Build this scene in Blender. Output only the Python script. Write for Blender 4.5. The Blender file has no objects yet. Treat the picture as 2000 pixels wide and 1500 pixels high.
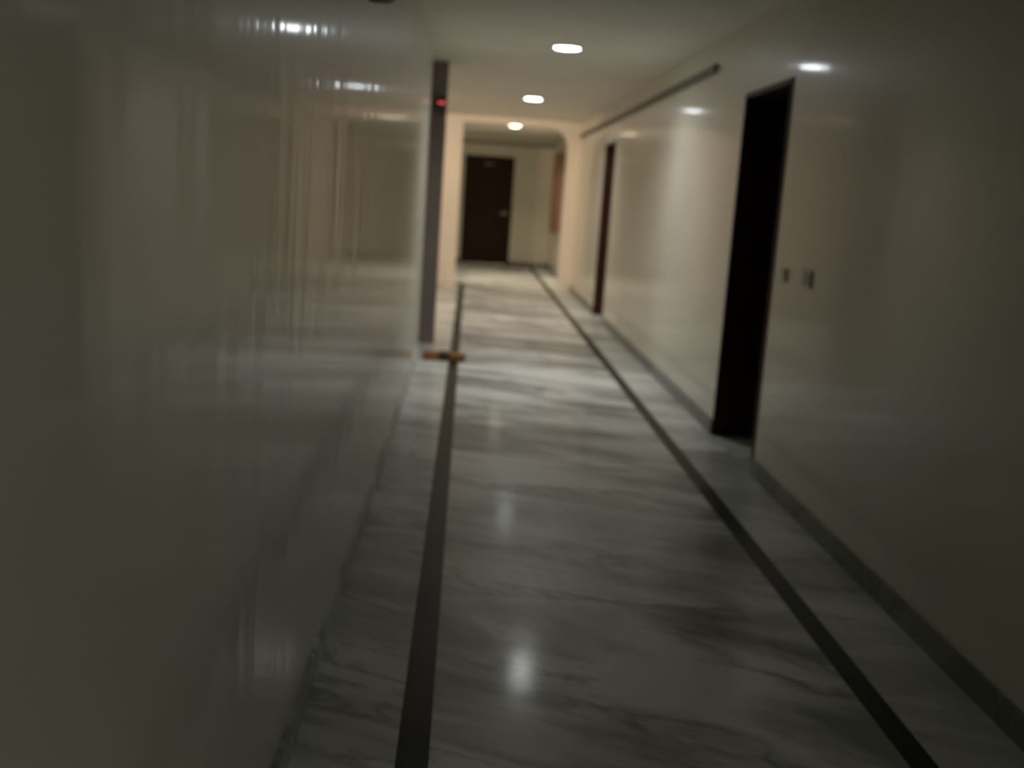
import bpy, bmesh, math, random
from mathutils import Matrix, Vector

random.seed(7)
S = bpy.context.scene
C = S.collection

# ------------------------------------------------------------------ camera, world, exposure
EYE = 1.40
F_PX, YAW, PITCH, ROLL = 2100.0, 0.0494, 0.1736, -0.0685
fwd = Vector((math.sin(YAW) * math.cos(PITCH), math.cos(YAW) * math.cos(PITCH), -math.sin(PITCH)))
r0 = Vector((math.cos(YAW), -math.sin(YAW), 0.0))
d0 = fwd.cross(r0)
if d0.z > 0:
    d0 = -d0
rt = r0 * math.cos(ROLL) + d0 * math.sin(ROLL)
dn = -r0 * math.sin(ROLL) + d0 * math.cos(ROLL)
cam = bpy.data.cameras.new('camera')
cam.sensor_fit = 'HORIZONTAL'
cam.sensor_width = 36.0
cam.lens = F_PX / 2000.0 * 36.0
cam.clip_start = 0.05
cam.dof.use_dof = True                 # the hand-held compact never found focus in the dark
cam.dof.focus_distance = 1.9
cam.dof.aperture_fstop = 2.5
cam_ob = bpy.data.objects.new('camera', cam)
C.objects.link(cam_ob)
u, b = -dn, -fwd
cam_ob.matrix_world = Matrix(((rt.x, u.x, b.x, 0), (rt.y, u.y, b.y, 0), (rt.z, u.z, b.z, EYE), (0, 0, 0, 1)))
S.camera = cam_ob

world = bpy.data.worlds.new('world')
S.world = world
world.use_nodes = True
world.node_tree.nodes['Background'].inputs[0].default_value = (0.5, 0.5, 0.5, 1)
world.node_tree.nodes['Background'].inputs[1].default_value = 0.0

S.view_settings.view_transform = 'Standard'
S.view_settings.look = 'None'
S.view_settings.gamma = 1.0
S.view_settings.use_curve_mapping = False
S.view_settings.exposure = 0.0
S.cycles.use_denoising = True
S.cycles.max_bounces = 12
S.cycles.diffuse_bounces = 8
S.cycles.glossy_bounces = 6
S.cycles.sample_clamp_indirect = 4.0
S.cycles.caustics_reflective = False
S.cycles.caustics_refractive = False

LAMP = 42.0           # radiance of the glowing discs of the corridor downlights
POWER = 12.5          # watts of light they send down
SPREAD = math.radians(140)
LAMP_COL = (1.0, 0.99, 0.93)
WARM_LAMP = 260.0      # radiance of the lamps in the side lobby
DIM_LAMP = 6.0
DIM_POWER = 7.0        # the one behind the photographer
FAR_COL = (1.0, 0.85, 0.63)
WARM_POWER = 28.0     # beam added to the unseen lobby lamp, tilted to brighten the archway
WARM_COL = (1.0, 0.72, 0.50)

# ------------------------------------------------------------------ sizes of the place (metres; y runs down the corridor)
ZC = 2.526
XL, XR = -0.374, 1.608
Y0 = -3.5
Y_CORNER = 9.15
Y_STUB = 9.90
Y_ARCH = 16.5
Y_END = 21.7
D1 = (5.60, 6.58)
D2 = (12.40, 13.36)
DOOR_H = 2.09
REVEAL = 0.27


# ------------------------------------------------------------------ materials
def new_mat(name):
    m = bpy.data.materials.new(name)
    m.use_nodes = True
    nt = m.node_tree
    return m, nt, nt.nodes['Principled BSDF']


def N(nt, kind, **kw):
    n = nt.nodes.new(kind)
    for k, v in kw.items():
        if k.startswith('in_'):
            n.inputs[k[3:]].default_value = v
        else:
            setattr(n, k, v)
    return n


def ramp(nt, stops):
    r = nt.nodes.new('ShaderNodeValToRGB')
    els = r.color_ramp.elements
    while len(els) > 1:
        els.remove(els[-1])
    els[0].position, els[0].color = stops[0][0], stops[0][1]
    for p, c in stops[1:]:
        e = els.new(p)
        e.color = c
    return r


def plain(name, col, rough=0.5, metal=0.0, noise=0.06, scale=30, spec=0.5):
    """a plain finish with a faint cloudiness"""
    m, nt, p = new_mat(name)
    g = N(nt, 'ShaderNodeNewGeometry')
    n = N(nt, 'ShaderNodeTexNoise', in_Scale=scale, in_Detail=3.0)
    nt.links.new(g.outputs['Position'], n.inputs['Vector'])
    a = [max(0, c * (1 - noise * 2)) for c in col] + [1]
    z = [min(1, c * (1 + noise * 2)) for c in col] + [1]
    r = ramp(nt, [(0.3, a), (0.7, z)])
    nt.links.new(n.outputs['Fac'], r.inputs['Fac'])
    nt.links.new(r.outputs['Color'], p.inputs['Base Color'])
    p.inputs['Roughness'].default_value = rough
    p.inputs['Metallic'].default_value = metal
    p.inputs['Specular IOR Level'].default_value = spec
    return m


def gloss_paint(name, col, along, rough=0.36, coat=0.42, coat_rough=0.09, bump=0.2):
    """oil paint rolled on plaster: glossy, with the slightly wavy surface of hand trowelled plaster"""
    m, nt, p = new_mat(name)
    g = N(nt, 'ShaderNodeNewGeometry')
    n = N(nt, 'ShaderNodeTexNoise', in_Scale=0.8, in_Detail=3.0)
    nt.links.new(g.outputs['Position'], n.inputs['Vector'])
    a = [c * 0.94 for c in col] + [1]
    z = [min(1, c * 1.05) for c in col] + [1]
    r = ramp(nt, [(0.35, a), (0.65, z)])
    nt.links.new(n.outputs['Fac'], r.inputs['Fac'])
    nt.links.new(r.outputs['Color'], p.inputs['Base Color'])
    mp = N(nt, 'ShaderNodeMapping')
    mp.inputs['Scale'].default_value = (5.0, 5.0, 0.9) if along == 'v' else (3.0, 3.0, 3.0)
    nt.links.new(g.outputs['Position'], mp.inputs['Vector'])
    n2 = N(nt, 'ShaderNodeTexNoise', in_Scale=1.0, in_Detail=2.0, in_Roughness=0.45)
    nt.links.new(mp.outputs['Vector'], n2.inputs['Vector'])
    bp = N(nt, 'ShaderNodeBump', in_Strength=bump, in_Distance=0.02)
    nt.links.new(n2.outputs['Fac'], bp.inputs['Height'])
    nt.links.new(bp.outputs['Normal'], p.inputs['Normal'])
    nt.links.new(bp.outputs['Normal'], p.inputs['Coat Normal'])
    p.inputs['Roughness'].default_value = rough
    p.inputs['Coat Weight'].default_value = coat
    p.inputs['Coat Roughness'].default_value = coat_rough
    return m


def marble(name, light, dark, vein, rough=0.13, coat=0.16, spec=0.4, tone=0.14):
    """polished veined marble; each slab is cut from another place of the block"""
    m, nt, p = new_mat(name)
    g = N(nt, 'ShaderNodeNewGeometry')
    oi = N(nt, 'ShaderNodeObjectInfo')
    off = N(nt, 'ShaderNodeVectorMath', operation='SCALE')
    cmb = N(nt, 'ShaderNodeCombineXYZ')
    mul = N(nt, 'ShaderNodeMath', operation='MULTIPLY')
    mul.inputs[1].default_value = 1.5
    nt.links.new(oi.outputs['Random'], mul.inputs[0])
    nt.links.new(mul.outputs[0], cmb.inputs['Z'])
    add = N(nt, 'ShaderNodeVectorMath', operation='ADD')
    nt.links.new(g.outputs['Position'], add.inputs[0])
    nt.links.new(cmb.outputs[0], add.inputs[1])
    mp = N(nt, 'ShaderNodeMapping', vector_type='TEXTURE')      # clouds drawn out along one slanting direction
    mp.inputs['Rotation'].default_value = (0, 0, math.radians(-22))
    mp.inputs['Scale'].default_value = (1.35, 0.40, 0.5)
    nt.links.new(add.outputs[0], mp.inputs['Vector'])
    # broad clouds
    n1 = N(nt, 'ShaderNodeTexNoise', in_Scale=0.95, in_Detail=5.0, in_Roughness=0.58, in_Distortion=0.7)
    nt.links.new(mp.outputs[0], n1.inputs['Vector'])
    r1 = ramp(nt, [(0.40, list(dark) + [1]), (0.48, [0.5 * (x + y) for x, y in zip(light, dark)] + [1]), (0.57, list(light) + [1])])
    nt.links.new(n1.outputs['Fac'], r1.inputs['Fac'])
    # thin veins where a second noise crosses its middle value
    n2 = N(nt, 'ShaderNodeTexNoise', in_Scale=1.9, in_Detail=5.0, in_Roughness=0.6, in_Distortion=1.1)
    nt.links.new(mp.outputs[0], n2.inputs['Vector'])
    sub = N(nt, 'ShaderNodeMath', operation='SUBTRACT')
    sub.inputs[1].default_value = 0.5
    nt.links.new(n2.outputs['Fac'], sub.inputs[0])
    ab = N(nt, 'ShaderNodeMath', operation='ABSOLUTE')
    nt.links.new(sub.outputs[0], ab.inputs[0])
    r2 = ramp(nt, [(0.0, (1, 1, 1, 1)), (0.025, (0.45, 0.45, 0.45, 1)), (0.07, (0, 0, 0, 1))])
    nt.links.new(ab.outputs[0], r2.inputs['Fac'])
    n3 = N(nt, 'ShaderNodeTexNoise', in_Scale=1.3, in_Detail=2.0)
    nt.links.new(mp.outputs[0], n3.inputs['Vector'])
    r3 = ramp(nt, [(0.45, (0, 0, 0, 1)), (0.62, (1, 1, 1, 1))])
    nt.links.new(n3.outputs['Fac'], r3.inputs['Fac'])
    vm = N(nt, 'ShaderNodeMath', operation='MULTIPLY')
    nt.links.new(r2.outputs['Color'], vm.inputs[0])
    nt.links.new(r3.outputs['Color'], vm.inputs[1])
    mx = N(nt, 'ShaderNodeMixRGB', blend_type='MIX')
    mx.inputs['Color2'].default_value = list(vein) + [1]
    nt.links.new(vm.outputs[0], mx.inputs['Fac'])
    nt.links.new(r1.outputs['Color'], mx.inputs['Color1'])
    # slab to slab tone
    tn = N(nt, 'ShaderNodeMapRange')
    tn.inputs['To Min'].default_value = 1 - tone
    tn.inputs['To Max'].default_value = 1 + tone * 0.5
    nt.links.new(oi.outputs['Random'], tn.inputs['Value'])
    sc = N(nt, 'ShaderNodeVectorMath', operation='SCALE')
    nt.links.new(mx.outputs[0], sc.inputs[0])
    nt.links.new(tn.outputs[0], sc.inputs['Scale'])
    nt.links.new(sc.outputs[0], p.inputs['Base Color'])
    nb = N(nt, 'ShaderNodeTexNoise', in_Scale=5.0, in_Detail=1.0)
    nt.links.new(g.outputs['Position'], nb.inputs['Vector'])
    bp = N(nt, 'ShaderNodeBump', in_Strength=0.05, in_Distance=0.01)
    nt.links.new(nb.outputs['Fac'], bp.inputs['Height'])
    nt.links.new(bp.outputs['Normal'], p.inputs['Normal'])
    nt.links.new(bp.outputs['Normal'], p.inputs['Coat Normal'])
    p.inputs['Roughness'].default_value = 0.42          # worn polish under a thin sharp film of wax
    p.inputs['Specular IOR Level'].default_value = spec
    p.inputs['Coat Weight'].default_value = coat
    p.inputs['Coat Roughness'].default_value = rough
    return m


def wood(name, a, bcol, rough=0.35, spec=0.5):
    m, nt, p = new_mat(name)
    g = N(nt, 'ShaderNodeNewGeometry')
    mp = N(nt, 'ShaderNodeMapping')
    mp.inputs['Scale'].default_value = (14, 14, 1.2)
    nt.links.new(g.outputs['Position'], mp.inputs['Vector'])
    n = N(nt, 'ShaderNodeTexNoise', in_Scale=2.0, in_Detail=5.0, in_Distortion=0.8)
    nt.links.new(mp.outputs[0], n.inputs['Vector'])
    r = ramp(nt, [(0.3, list(a) + [1]), (0.7, list(bcol) + [1])])
    nt.links.new(n.outputs['Fac'], r.inputs['Fac'])
    nt.links.new(r.outputs['Color'], p.inputs['Base Color'])
    bp = N(nt, 'ShaderNodeBump', in_Strength=0.08, in_Distance=0.005)
    nt.links.new(n.outputs['Fac'], bp.inputs['Height'])
    nt.links.new(bp.outputs['Normal'], p.inputs['Normal'])
    p.inputs['Roughness'].default_value = rough
    p.inputs['Specular IOR Level'].default_value = spec
    return m


def glow(name, col, strength):
    m, nt, p = new_mat(name)
    p.inputs['Base Color'].default_value = (0.8, 0.8, 0.8, 1)
    p.inputs['Emission Color'].default_value = list(col) + [1]
    p.inputs['Emission Strength'].default_value = strength
    return m


WALL_COL = (0.68, 0.66, 0.575)
M_WALL = gloss_paint('cream_oil_paint', WALL_COL, 'v')
M_WALL_R = gloss_paint('cream_oil_paint_smooth', WALL_COL, 'v', bump=0.04)
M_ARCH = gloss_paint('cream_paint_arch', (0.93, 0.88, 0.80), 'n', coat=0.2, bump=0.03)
M_CEIL = plain('white_distemper', (0.78, 0.76, 0.69), 0.8, noise=0.02, scale=2)
M_MAUVE = plain('mauve_grey_paint', (0.20, 0.17, 0.155), 0.45, noise=0.03, scale=4)
M_MARBLE = marble('white_marble', (0.76, 0.78, 0.78), (0.25, 0.265, 0.265), (0.07, 0.08, 0.08))
M_BORDER = marble('pale_border_marble', (0.72, 0.75, 0.745), (0.44, 0.46, 0.45), (0.24, 0.25, 0.25), tone=0.2)
M_GREEN = marble('dark_green_marble', (0.010, 0.016, 0.013), (0.004, 0.007, 0.006), (0.022, 0.032, 0.027), rough=0.13, coat=0.06, spec=0.12)
M_GROUT = plain('grey_grout', (0.22, 0.22, 0.21), 0.8)
M_SKIRT = marble('grey_green_skirting_marble', (0.25, 0.26, 0.245), (0.17, 0.18, 0.168), (0.11, 0.118, 0.11), rough=0.25, coat=0.08, spec=0.25)
M_WOOD = wood('dark_stained_wood', (0.022, 0.010, 0.007), (0.040, 0.019, 0.012), 0.5, 0.2)
M_WOOD_RED = wood('red_brown_door_wood', (0.045, 0.018, 0.011), (0.085, 0.036, 0.021), 0.5, 0.25)
M_WOOD_END = wood('dark_brown_door_wood', (0.020, 0.011, 0.006), (0.036, 0.019, 0.010), 0.55, 0.15)
M_CAB = wood('red_brown_cabinet_wood', (0.11, 0.055, 0.03), (0.16, 0.08, 0.04), 0.4)
M_ORANGE = wood('orange_brown_wood', (0.22, 0.10, 0.014), (0.32, 0.15, 0.022), 0.5)
M_METAL = plain('satin_metal', (0.6, 0.58, 0.54), 0.25, 1.0, noise=0.02)
M_ALARM = plain('dark_grey_plastic', (0.07, 0.06, 0.055), 0.5)
M_DARKWOOD = plain('dark_stained_bracket', (0.05, 0.026, 0.01), 0.6)
M_DULL = plain('dull_dark_metal', (0.22, 0.18, 0.14), 0.4, 1.0)
M_BLACK = plain('black_plastic', (0.02, 0.018, 0.012), 0.5)
M_DUCT = plain('grey_plastic_trunking', (0.14, 0.13, 0.11), 0.55)
M_SWITCH = plain('grey_switch_plastic', (0.56, 0.54, 0.50), 0.4)
M_RIM = plain('white_enamel', (0.75, 0.75, 0.73), 0.35)
M_LAMP = glow('downlight_diffuser', (0.86, 0.93, 1.0), LAMP)
M_WARM = glow('warm_diffuser', WARM_COL, WARM_LAMP)
M_DIM = glow('dim_downlight_diffuser', LAMP_COL, DIM_LAMP)
M_FAR = glow('far_downlight_diffuser', FAR_COL, LAMP)
M_LED = glow('red_indicator', (1.0, 0.03, 0.02), 1.6)


# ------------------------------------------------------------------ mesh helpers
def bx(bm, x0, x1, y0, y1, z0, z1, bevel=0.0, seg=2):
    vs = [bm.verts.new((x, y, z)) for x in (x0, x1) for y in (y0, y1) for z in (z0, z1)]
    fs = [(0, 1, 3, 2), (4, 6, 7, 5), (0, 4, 5, 1), (2, 3, 7, 6), (0, 2, 6, 4), (1, 5, 7, 3)]
    faces = [bm.faces.new([vs[i] for i in f]) for f in fs]
    if bevel > 0:
        edges = {e for f in faces for e in f.edges}
        bmesh.ops.bevel(bm, geom=list(edges), offset=bevel, segments=seg, profile=0.5, affect='EDGES')


def cyl(bm, c, r, h, axis='z', seg=32, r2=None):
    M = {'z': Matrix(), 'x': Matrix.Rotation(math.pi / 2, 4, 'Y'), 'y': Matrix.Rotation(math.pi / 2, 4, 'X')}[axis]
    bmesh.ops.create_cone(bm, cap_ends=True, segments=seg, radius1=r, radius2=r if r2 is None else r2, depth=h,
                          matrix=Matrix.Translation(c) @ M)


def obj(name, bm, mat, parent=None, loc=(0, 0, 0), smooth=False):
    bmesh.ops.recalc_face_normals(bm, faces=bm.faces)
    me = bpy.data.meshes.new(name)
    bm.to_mesh(me)
    bm.free()
    me.materials.append(mat)
    if smooth:
        for p in me.polygons:
            p.use_smooth = True
    o = bpy.data.objects.new(name, me)
    C.objects.link(o)
    o.location = loc
    if parent:
        o.parent = parent
    return o


def box_obj(name, x0, x1, y0, y1, z0, z1, mat, parent=None, bevel=0.0):
    """box whose origin sits at its centre bottom; coordinates are in the parent's frame"""
    bm = bmesh.new()
    cx, cy = (x0 + x1) / 2, (y0 + y1) / 2
    bx(bm, x0 - cx, x1 - cx, y0 - cy, y1 - cy, 0, z1 - z0, bevel)
    return obj(name, bm, mat, parent, (cx, cy, z0))


def tag(o, label=None, cat=None, kind=None, group=None):
    if label:
        o['label'] = label
    if cat:
        o['category'] = cat
    if kind:
        o['kind'] = kind
    if group:
        o['group'] = group
    return o


def empty(name, loc, label=None, cat=None, kind=None, group=None):
    o = bpy.data.objects.new(name, None)
    o.empty_display_size = 0.1
    C.objects.link(o)
    o.location = loc
    return tag(o, label, cat, kind, group)


def boxes(name, lst, mat, label, cat, kind='structure'):
    bm = bmesh.new()
    for q in lst:
        bx(bm, *q)
    return tag(obj(name, bm, mat), label, cat, kind)


# ------------------------------------------------------------------ walls and ceiling
T = 0.40
bm = bmesh.new()
bx(bm, XL - T, XL, Y0, Y_CORNER, 0, ZC)
ed = [e for e in bm.edges if all(abs(v.co.x - XL) < 1e-5 and abs(v.co.y - Y_CORNER) < 1e-5 for v in e.verts)]
bmesh.ops.bevel(bm, geom=ed, offset=0.03, segments=5, profile=0.5, affect='EDGES')
tag(obj('wall_left', bm, M_WALL), 'glossy cream wall close on the left, ending in a rounded corner', 'wall', 'structure')

boxes('wall_right', [
    (XR, XR + T, Y0, D1[0], 0, ZC), (XR, XR + T, D1[0], D1[1], DOOR_H, ZC),
    (XR, XR + T, D1[1], D2[0], 0, ZC), (XR, XR + T, D2[0], D2[1], DOOR_H, ZC),
    (XR, XR + T, D2[1], Y_END, 0, ZC)], M_WALL_R,
    'long glossy cream wall on the right with two dark doorways', 'wall')

ED = (-0.15, 0.83)       # opening of the end door
boxes('wall_end', [
    (-1.6, ED[0], Y_END, Y_END + 0.25, 0, ZC), (ED[0], ED[1], Y_END, Y_END + 0.25, 2.13, ZC),
    (ED[1], XR + T, Y_END, Y_END + 0.25, 0, ZC)], M_WALL_R,
    'cream wall closing the far end of the corridor around the brown door', 'wall')
boxes('wall_back', [(XL - T, XR + T, Y0 - 0.2, Y0, 0, ZC)], M_WALL_R, 'cream wall behind the photographer', 'wall')
boxes('wall_lobby', [
    (XL - T, XL - T + 0.02, Y_CORNER, Y_STUB + 0.2, 0, ZC),
    (-3.4, -3.2, Y_STUB, Y_END + 0.25, 0, ZC), (-3.2, -1.0, Y_STUB, Y_STUB + 0.2, 0, ZC),
    (-1.6, -1.45, Y_ARCH + 0.24, Y_END, 0, ZC)], M_WALL_R,
    'cream walls of the side lobby opening behind the left corner', 'wall')

# wall crossing the corridor with an opening whose upper right corner is rounded
AX0, AX1, AZ, AR = -0.175, 1.42, 2.44, 0.30
ATH = 0.24
prof = [(-3.2, 0), (AX0, 0), (AX0, AZ)]
for k in range(13):
    a = math.pi / 2 - k * (math.pi / 2) / 12
    prof.append((AX1 - AR + AR * math.cos(a), AZ - AR + AR * math.sin(a)))
prof += [(AX1, 0), (XR, 0), (XR, ZC), (-3.2, ZC)]
bm = bmesh.new()
fv = [bm.verts.new((x, Y_ARCH, z)) for x, z in prof]
bv = [bm.verts.new((x, Y_ARCH + ATH, z)) for x, z in prof]
n = len(prof)
for i in range(n):
    j = (i + 1) % n
    bm.faces.new((fv[i], fv[j], bv[j], bv[i]))
# front and back as quads around the opening
cap = bmesh.ops.triangle_fill(bm, use_beauty=True, edges=[e for e in bm.edges if all(v in fv for v in e.verts)])
cap = bmesh.ops.triangle_fill(bm, use_beauty=True, edges=[e for e in bm.edges if all(v in bv for v in e.verts) and len(e.link_faces) == 1])
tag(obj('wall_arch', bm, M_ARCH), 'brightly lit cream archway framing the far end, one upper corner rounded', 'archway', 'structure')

boxes('ceiling', [(-3.4, XR + T, Y0 - 0.2, Y_END + 0.25, ZC, ZC + 0.15)], M_CEIL, 'flat off-white plaster ceiling holding three round lights', 'ceiling')

box_obj('trim_1', XL - T + 0.02, -0.262, Y_STUB, Y_STUB + 0.12, 0, ZC, M_MAUVE)
tag(bpy.data.objects['trim_1'], 'narrow mauve-grey vertical jamb standing just behind the left corner', 'jamb', 'structure')

# ------------------------------------------------------------------ floor: bed, marble slabs, dark green strips
floor = tag(box_obj('floor', -3.4, XR + T, Y0 - 0.2, Y_END + 0.25, -0.12, -0.02, M_GROUT),
            'polished white and grey veined marble floor with two dark green strips', 'floor', 'structure')
GAP = 0.0008
SLX, SRX = (-0.103, -0.021), (1.235, 1.315)


def slab_mesh(name, w, l, mat):
    bm = bmesh.new()
    bx(bm, -w / 2, w / 2, -l / 2, l / 2, 0, 0.02)
    me = bpy.data.meshes.new(name)
    bmesh.ops.recalc_face_normals(bm, faces=bm.faces)
    bm.to_mesh(me)
    bm.free()
    me.materials.append(mat)
    return me


FL0 = floor.location.copy()


def lay(name, x0, x1, y_from, y_to, length, mat):
    cnt = max(1, round((y_to - y_from) / length))
    l = (y_to - y_from) / cnt
    me = slab_mesh(name, x1 - x0 - GAP, l - GAP, mat)
    for k in range(cnt):
        o = bpy.data.objects.new(name, me)
        C.objects.link(o)
        o.parent = floor
        o.location = Vector(((x0 + x1) / 2, y_from + (k + 0.5) * l, -0.02)) - FL0


lay('marble_slab', SLX[1], SRX[0], 0.6, Y_END, 1.55, M_MARBLE)
lay('border_slab', SRX[1], XR, 0.6, Y_END, 0.92, M_BORDER)
lay('border_slab', XL, SLX[0], 0.6, Y_ARCH, 0.92, M_BORDER)
lay('green_strip', SRX[0], SRX[1], 0.6, Y_END, 1.25, M_GREEN)
lay('green_strip', SLX[0], SLX[1], 0.6, Y_ARCH, 1.25, M_GREEN)
lay('marble_slab', -1.45, SLX[1], Y_ARCH + ATH, Y_END, 1.2, M_MARBLE)
lay('marble_slab', XL, XR, Y0, 0.6, 1.1, M_MARBLE)
lay('marble_slab', -1.8, XL, Y_STUB + 0.12, Y_ARCH, 1.4, M_MARBLE)
lay('marble_slab', -3.2, -1.8, Y_STUB + 0.2, Y_ARCH, 1.4, M_MARBLE)
lay('border_slab', XL - T + 0.02, XL, Y_CORNER, Y_STUB, 0.8, M_BORDER)
lay('border_slab', XR, XR + T, D1[0], D1[1], 1.0, M_BORDER)
lay('border_slab', XR, XR + T, D2[0], D2[1], 1.0, M_BORDER)
lay('border_slab', ED[0], ED[1], Y_END, Y_END + 0.25, 1.0, M_BORDER)

# ------------------------------------------------------------------ skirtings
BH, BT = 0.09, 0.014
boxes('baseboard_right', [(XR - BT, XR, Y0, D1[0], 0, BH), (XR - BT, XR, D1[1], D2[0], 0, BH), (XR - BT, XR, D2[1], Y_ARCH, 0, BH),
                          (XR - BT, XR, Y_ARCH + ATH, Y_END, 0, BH)], M_SKIRT,
      'low dark grey-green marble skirting along the right wall', 'skirting')
boxes('baseboard_left', [(XL, XL + BT, Y0, Y_CORNER - 0.03, 0, BH)], M_BORDER, 'low pale grey marble skirting along the near left wall', 'skirting')
boxes('baseboard_end', [(-1.45, ED[0] - 0.005, Y_END - BT, Y_END, 0, BH), (ED[1] + 0.005, XR - BT, Y_END - BT, Y_END, 0, BH)], M_SKIRT,
      'low dark skirting at the foot of the far end wall', 'skirting')


# ------------------------------------------------------------------ doors
def lever(parent, y_dir_axis, loc, mat):
    bm = bmesh.new()
    if y_dir_axis == 'x':       # on a face looking along -x
        cyl(bm, Vector((-0.006, 0, 0)), 0.026, 0.012, 'x', 20)
        cyl(bm, Vector((-0.03, 0, 0)), 0.009, 0.05, 'x', 12)
        bx(bm, -0.062, -0.046, -0.012, 0.12, -0.009, 0.009, 0.004)
    else:                       # on a face looking along -y
        cyl(bm, Vector((0, -0.006, 0)), 0.026, 0.012, 'y', 20)
        cyl(bm, Vector((0, -0.03, 0)), 0.009, 0.05, 'y', 12)
        bx(bm, -0.12, 0.012, -0.062, -0.046, -0.009, 0.009, 0.004)
    return obj('handle', bm, mat, parent, loc)


def side_door(name, d, label, M_WOOD):
    """a doorway in the right wall: deep dark wooden lining with the leaf at its back"""
    w = d[1] - d[0]
    root = empty(name, (XR, (d[0] + d[1]) / 2, 0), label, 'door', 'structure')
    e = 0.03
    box_obj('jamb', -0.006, REVEAL, -w / 2, -w / 2 + e, 0, DOOR_H, M_WOOD, root, 0.003)
    box_obj('jamb', -0.006, REVEAL, w / 2 - e, w / 2, 0, DOOR_H, M_WOOD, root, 0.003)
    box_obj('lintel', -0.006, REVEAL, -w / 2 + e, w / 2 - e, DOOR_H - e, DOOR_H, M_WOOD, root, 0.003)
    leaf = box_obj('door_leaf', REVEAL - 0.045, REVEAL, -w / 2 + e + 0.002, w / 2 - e - 0.002, 0.006, DOOR_H - e - 0.002, M_WOOD, root, 0.004)
    for z0, z1 in ((0.18, 0.92), (1.10, 1.90)):
        box_obj('door_panel', -0.028, -0.0225, -w / 2 + e + 0.14, w / 2 - e - 0.14, z0, z1, M_WOOD, leaf, 0.003)
    lever(leaf, 'x', (-0.0225, -w / 2 + e + 0.07, 1.02), M_METAL)
    return root


side_door('door_1', D1, 'nearest dark wooden doorway in the right wall, nearly black, deeply recessed', M_WOOD)
side_door('door_2', D2, 'second dark brown doorway in the right wall, just before the archway', M_WOOD_RED)

root = empty('door_3', ((ED[0] + ED[1]) / 2, Y_END, 0), 'dark brown closed door in the far end wall', 'door', 'structure')
hw = (ED[1] - ED[0]) / 2
box_obj('jamb', -hw, -hw + 0.05, -0.012, 0.12, 0, 2.13, M_WOOD_END, root, 0.003)
box_obj('jamb', hw - 0.05, hw, -0.012, 0.12, 0, 2.13, M_WOOD_END, root, 0.003)
box_obj('lintel', -hw + 0.05, hw - 0.05, -0.012, 0.12, 2.08, 2.13, M_WOOD_END, root, 0.003)
leaf = box_obj('door_leaf', -hw + 0.052, hw - 0.052, 0.03, 0.07, 0.012, 2.078, M_WOOD_END, root, 0.004)
for x0, x1 in ((-hw + 0.17, -0.05), (0.05, hw - 0.17)):
    for z0, z1 in ((0.20, 0.90), (1.08, 1.86)):
        box_obj('door_panel', x0, x1, -0.027, -0.0195, z0, z1, M_WOOD_END, leaf, 0.003)
lever(leaf, 'y', (hw - 0.12, -0.02, 1.02), M_METAL)
bm = bmesh.new()
bx(bm, -0.11, 0.06, -0.05, -0.02, 1.935, 1.985, 0.006)
bx(bm, 0.0, 0.20, -0.085, -0.072, 1.972, 1.984, 0.003)
tag(obj('door_closer', bm, M_DULL, leaf), 'small metal closer catching the light')
bm = bmesh.new()
bx(bm, -hw + 0.05, hw - 0.05, -0.012, 0.10, 0, 0.011, 0.003)
tag(obj('threshold', bm, M_METAL, root), 'bright metal threshold strip')


# ------------------------------------------------------------------ lamps
def downlight(loc, label, mat, r=0.096, power=None, col=None, aim=None):
    t = empty('ceiling_light', loc, label, 'ceiling light', None, 'round lights in the ceiling')
    bm = bmesh.new()
    seg = 40
    ring = [(r, 0.0), (r, -0.010), (r + 0.006, -0.012), (r + 0.020, -0.006), (r + 0.022, 0.0)]
    vv = [[bm.verts.new((q * math.cos(2 * math.pi * k / seg), q * math.sin(2 * math.pi * k / seg), z)) for q, z in ring] for k in range(seg)]
    for k in range(seg):
        for i in range(len(ring) - 1):
            bm.faces.new((vv[k][i], vv[k][i + 1], vv[(k + 1) % seg][i + 1], vv[(k + 1) % seg][i]))
    obj('rim', bm, M_RIM, t, smooth=True)
    bm = bmesh.new()
    cyl(bm, Vector((0, 0, -0.004)), r - 0.001, 0.006, 'z', seg)
    tag(obj('diffuser', bm, mat, t), 'glowing diffuser disc')
    if power:
        l = bpy.data.lights.new('lamp', 'AREA')
        l.shape = 'DISK'
        l.size = 2 * r - 0.01
        l.energy = power
        l.color = col
        l.spread = SPREAD
        lo = bpy.data.objects.new('lamp', l)
        C.objects.link(lo)
        lo.parent = t
        lo.location = (0, 0, -0.0135)
        if aim:
            l.spread = math.radians(80)
            lo.rotation_euler = (Vector(aim) - Vector(loc)).to_track_quat('-Z', 'Y').to_euler()
    return t


LX = 0.66
downlight((LX, 8.43, ZC), 'largest round glowing light in the ceiling, nearest the camera', M_LAMP, power=POWER, col=LAMP_COL)
downlight((LX, 12.93, ZC), 'middle one of the three round glowing ceiling lights', M_LAMP, power=POWER * 1.3, col=(1.0, 0.92, 0.77))
downlight((LX, 18.13, ZC), 'farthest round ceiling light, glowing at the top edge of the archway', M_FAR, power=POWER * 2.6, col=FAR_COL)
downlight((-1.35, 12.4, ZC), 'warm round ceiling light of the side lobby, hidden behind the left corner, with a beam added to brighten the archway', M_WARM, power=WARM_POWER, col=WARM_COL, aim=(0.8, 16.5, 1.5))
downlight((LX, -1.0, ZC), 'round ceiling light behind the photographer, out of the picture', M_DIM, power=DIM_POWER, col=LAMP_COL)

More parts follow.
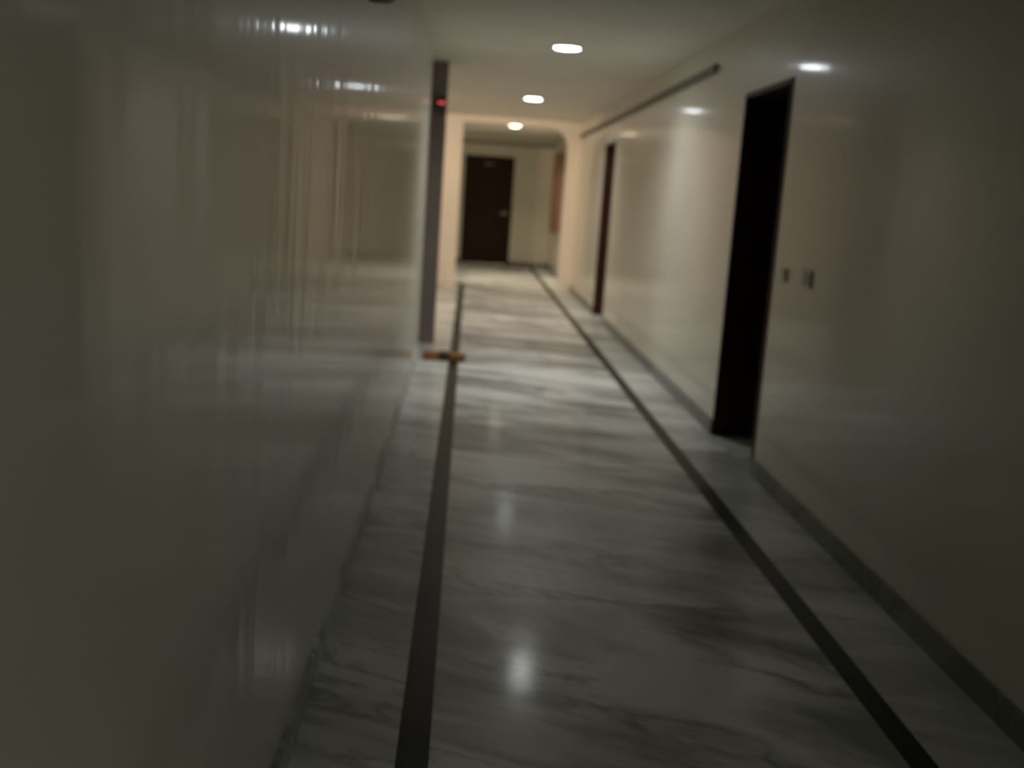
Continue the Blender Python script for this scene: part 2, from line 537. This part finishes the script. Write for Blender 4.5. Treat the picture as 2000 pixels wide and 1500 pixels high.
# ------------------------------------------------------------------ cable trunking
bm = bmesh.new()
bx(bm, -0.026, -0.001, 0, Y_ARCH - 7.46, -0.027, 0.027, 0.003)
tr = tag(obj('cable_trunking', bm, M_DUCT, loc=(XR, 7.45, 2.33)), 'straight grey cable trunking running high along the right wall', 'cable duct')
bm = bmesh.new()
bx(bm, -0.028, -0.001, -0.012, 0.0, -0.029, 0.029, 0.003)
obj('end_cap', bm, M_DUCT, tr)
bm = bmesh.new()
bx(bm, -1.45, XR, -0.025, 0.0, -0.02, 0.02, 0.003)
tag(obj('cable_trunking', bm, M_DUCT, loc=(0, Y_END, 2.385)), 'thin dark cable trunking above the brown door on the end wall', 'cable duct')

# ------------------------------------------------------------------ wooden bar on the floor by the left corner
bar = empty('wooden_bar', (-0.142, 8.93, 0), 'orange-brown wooden bar with a dark middle lying on the floor at the left corner', 'wooden bar')
bm = bmesh.new()
bx(bm, -0.178, 0.178, -0.06, 0.06, 0.0, 0.066, 0.008)
obj('wooden_body', bm, M_ORANGE, bar)
bm = bmesh.new()
bx(bm, -0.045, 0.045, -0.063, 0.063, 0.0, 0.070, 0.005)
tag(obj('bracket', bm, M_DARKWOOD, bar), 'dark bracket around the middle of the bar')
bar.rotation_euler = (0, 0, -0.03)

# ------------------------------------------------------------------ alarm with a red lamp on the jamb
al = empty('alarm_box', (-0.315, Y_STUB, 2.07), 'dark alarm box with a red indicator high on the mauve jamb', 'alarm')
bm = bmesh.new()
bx(bm, -0.045, 0.045, -0.055, 0.0, 0.0, 0.16, 0.008)
obj('casing', bm, M_ALARM, al)
bm = bmesh.new()
bx(bm, -0.02, 0.036, -0.062, -0.054, 0.086, 0.098, 0.003)
tag(obj('indicator', bm, M_LED, al), 'glowing red indicator')

# ------------------------------------------------------------------ cabinet on the right wall past the archway
cb = empty('wall_cabinet', (XR, 19.55, 0.78), 'red-brown wooden cabinet on the right wall past the archway', 'cabinet')
bm = bmesh.new()
bx(bm, -0.12, 0.0, -0.35, 0.35, 0.0, 1.42, 0.006)
obj('body', bm, M_CAB, cb)
for s in (-1, 1):
    y0, y1 = (-0.34, -0.004) if s < 0 else (0.004, 0.34)
    dr = box_obj('door', -0.138, -0.121, y0, y1, 0.012, 1.408, M_CAB, cb, 0.004)
    bm = bmesh.new()
    cyl(bm, Vector((-0.02, 0, 0)), 0.011, 0.025, 'x', 14)
    obj('knob', bm, M_METAL, dr, (0, -s * 0.13, 0.70))

# ------------------------------------------------------------------ switches beside the near doorway
def plate(loc, w, h, label, name, cat, rockers):
    t = empty(name, loc, label, cat)
    bm = bmesh.new()
    bx(bm, -0.010, 0.0, -w / 2, w / 2, -h / 2, h / 2, 0.003)
    obj('plate', bm, M_SWITCH, t)
    for k in range(rockers):
        c = (k - (rockers - 1) / 2) * w * 0.42
        bm = bmesh.new()
        bx(bm, -0.014, -0.009, c - w * 0.15, c + w * 0.15, -h * 0.28, h * 0.28, 0.002)
        obj('rocker', bm, M_SWITCH, t)
    return t


plate((XR, 5.02, 1.105), 0.13, 0.085, 'larger dim grey switch plate on the right wall, away from the doorway', 'switch_plate', 'switch', 2)
plate((XR, 5.39, 1.095), 0.08, 0.07, 'small grey bell push close beside the nearest doorway', 'bell_push', 'bell push', 1)

# ------------------------------------------------------------------ dark fixture high on the left wall
fx = empty('wall_fixture', (XL, 3.3, 1.935), 'dark rounded fixture high on the left wall, cut by the top edge', 'wall fixture')
bm = bmesh.new()
bx(bm, 0.0, 0.02, -0.07, 0.07, 0.03, 0.26, 0.006)
obj('back_plate', bm, M_BLACK, fx)
bm = bmesh.new()
bx(bm, 0.018, 0.125, -0.10, 0.10, 0.0, 0.22, 0.035, 4)
obj('housing', bm, M_BLACK, fx)
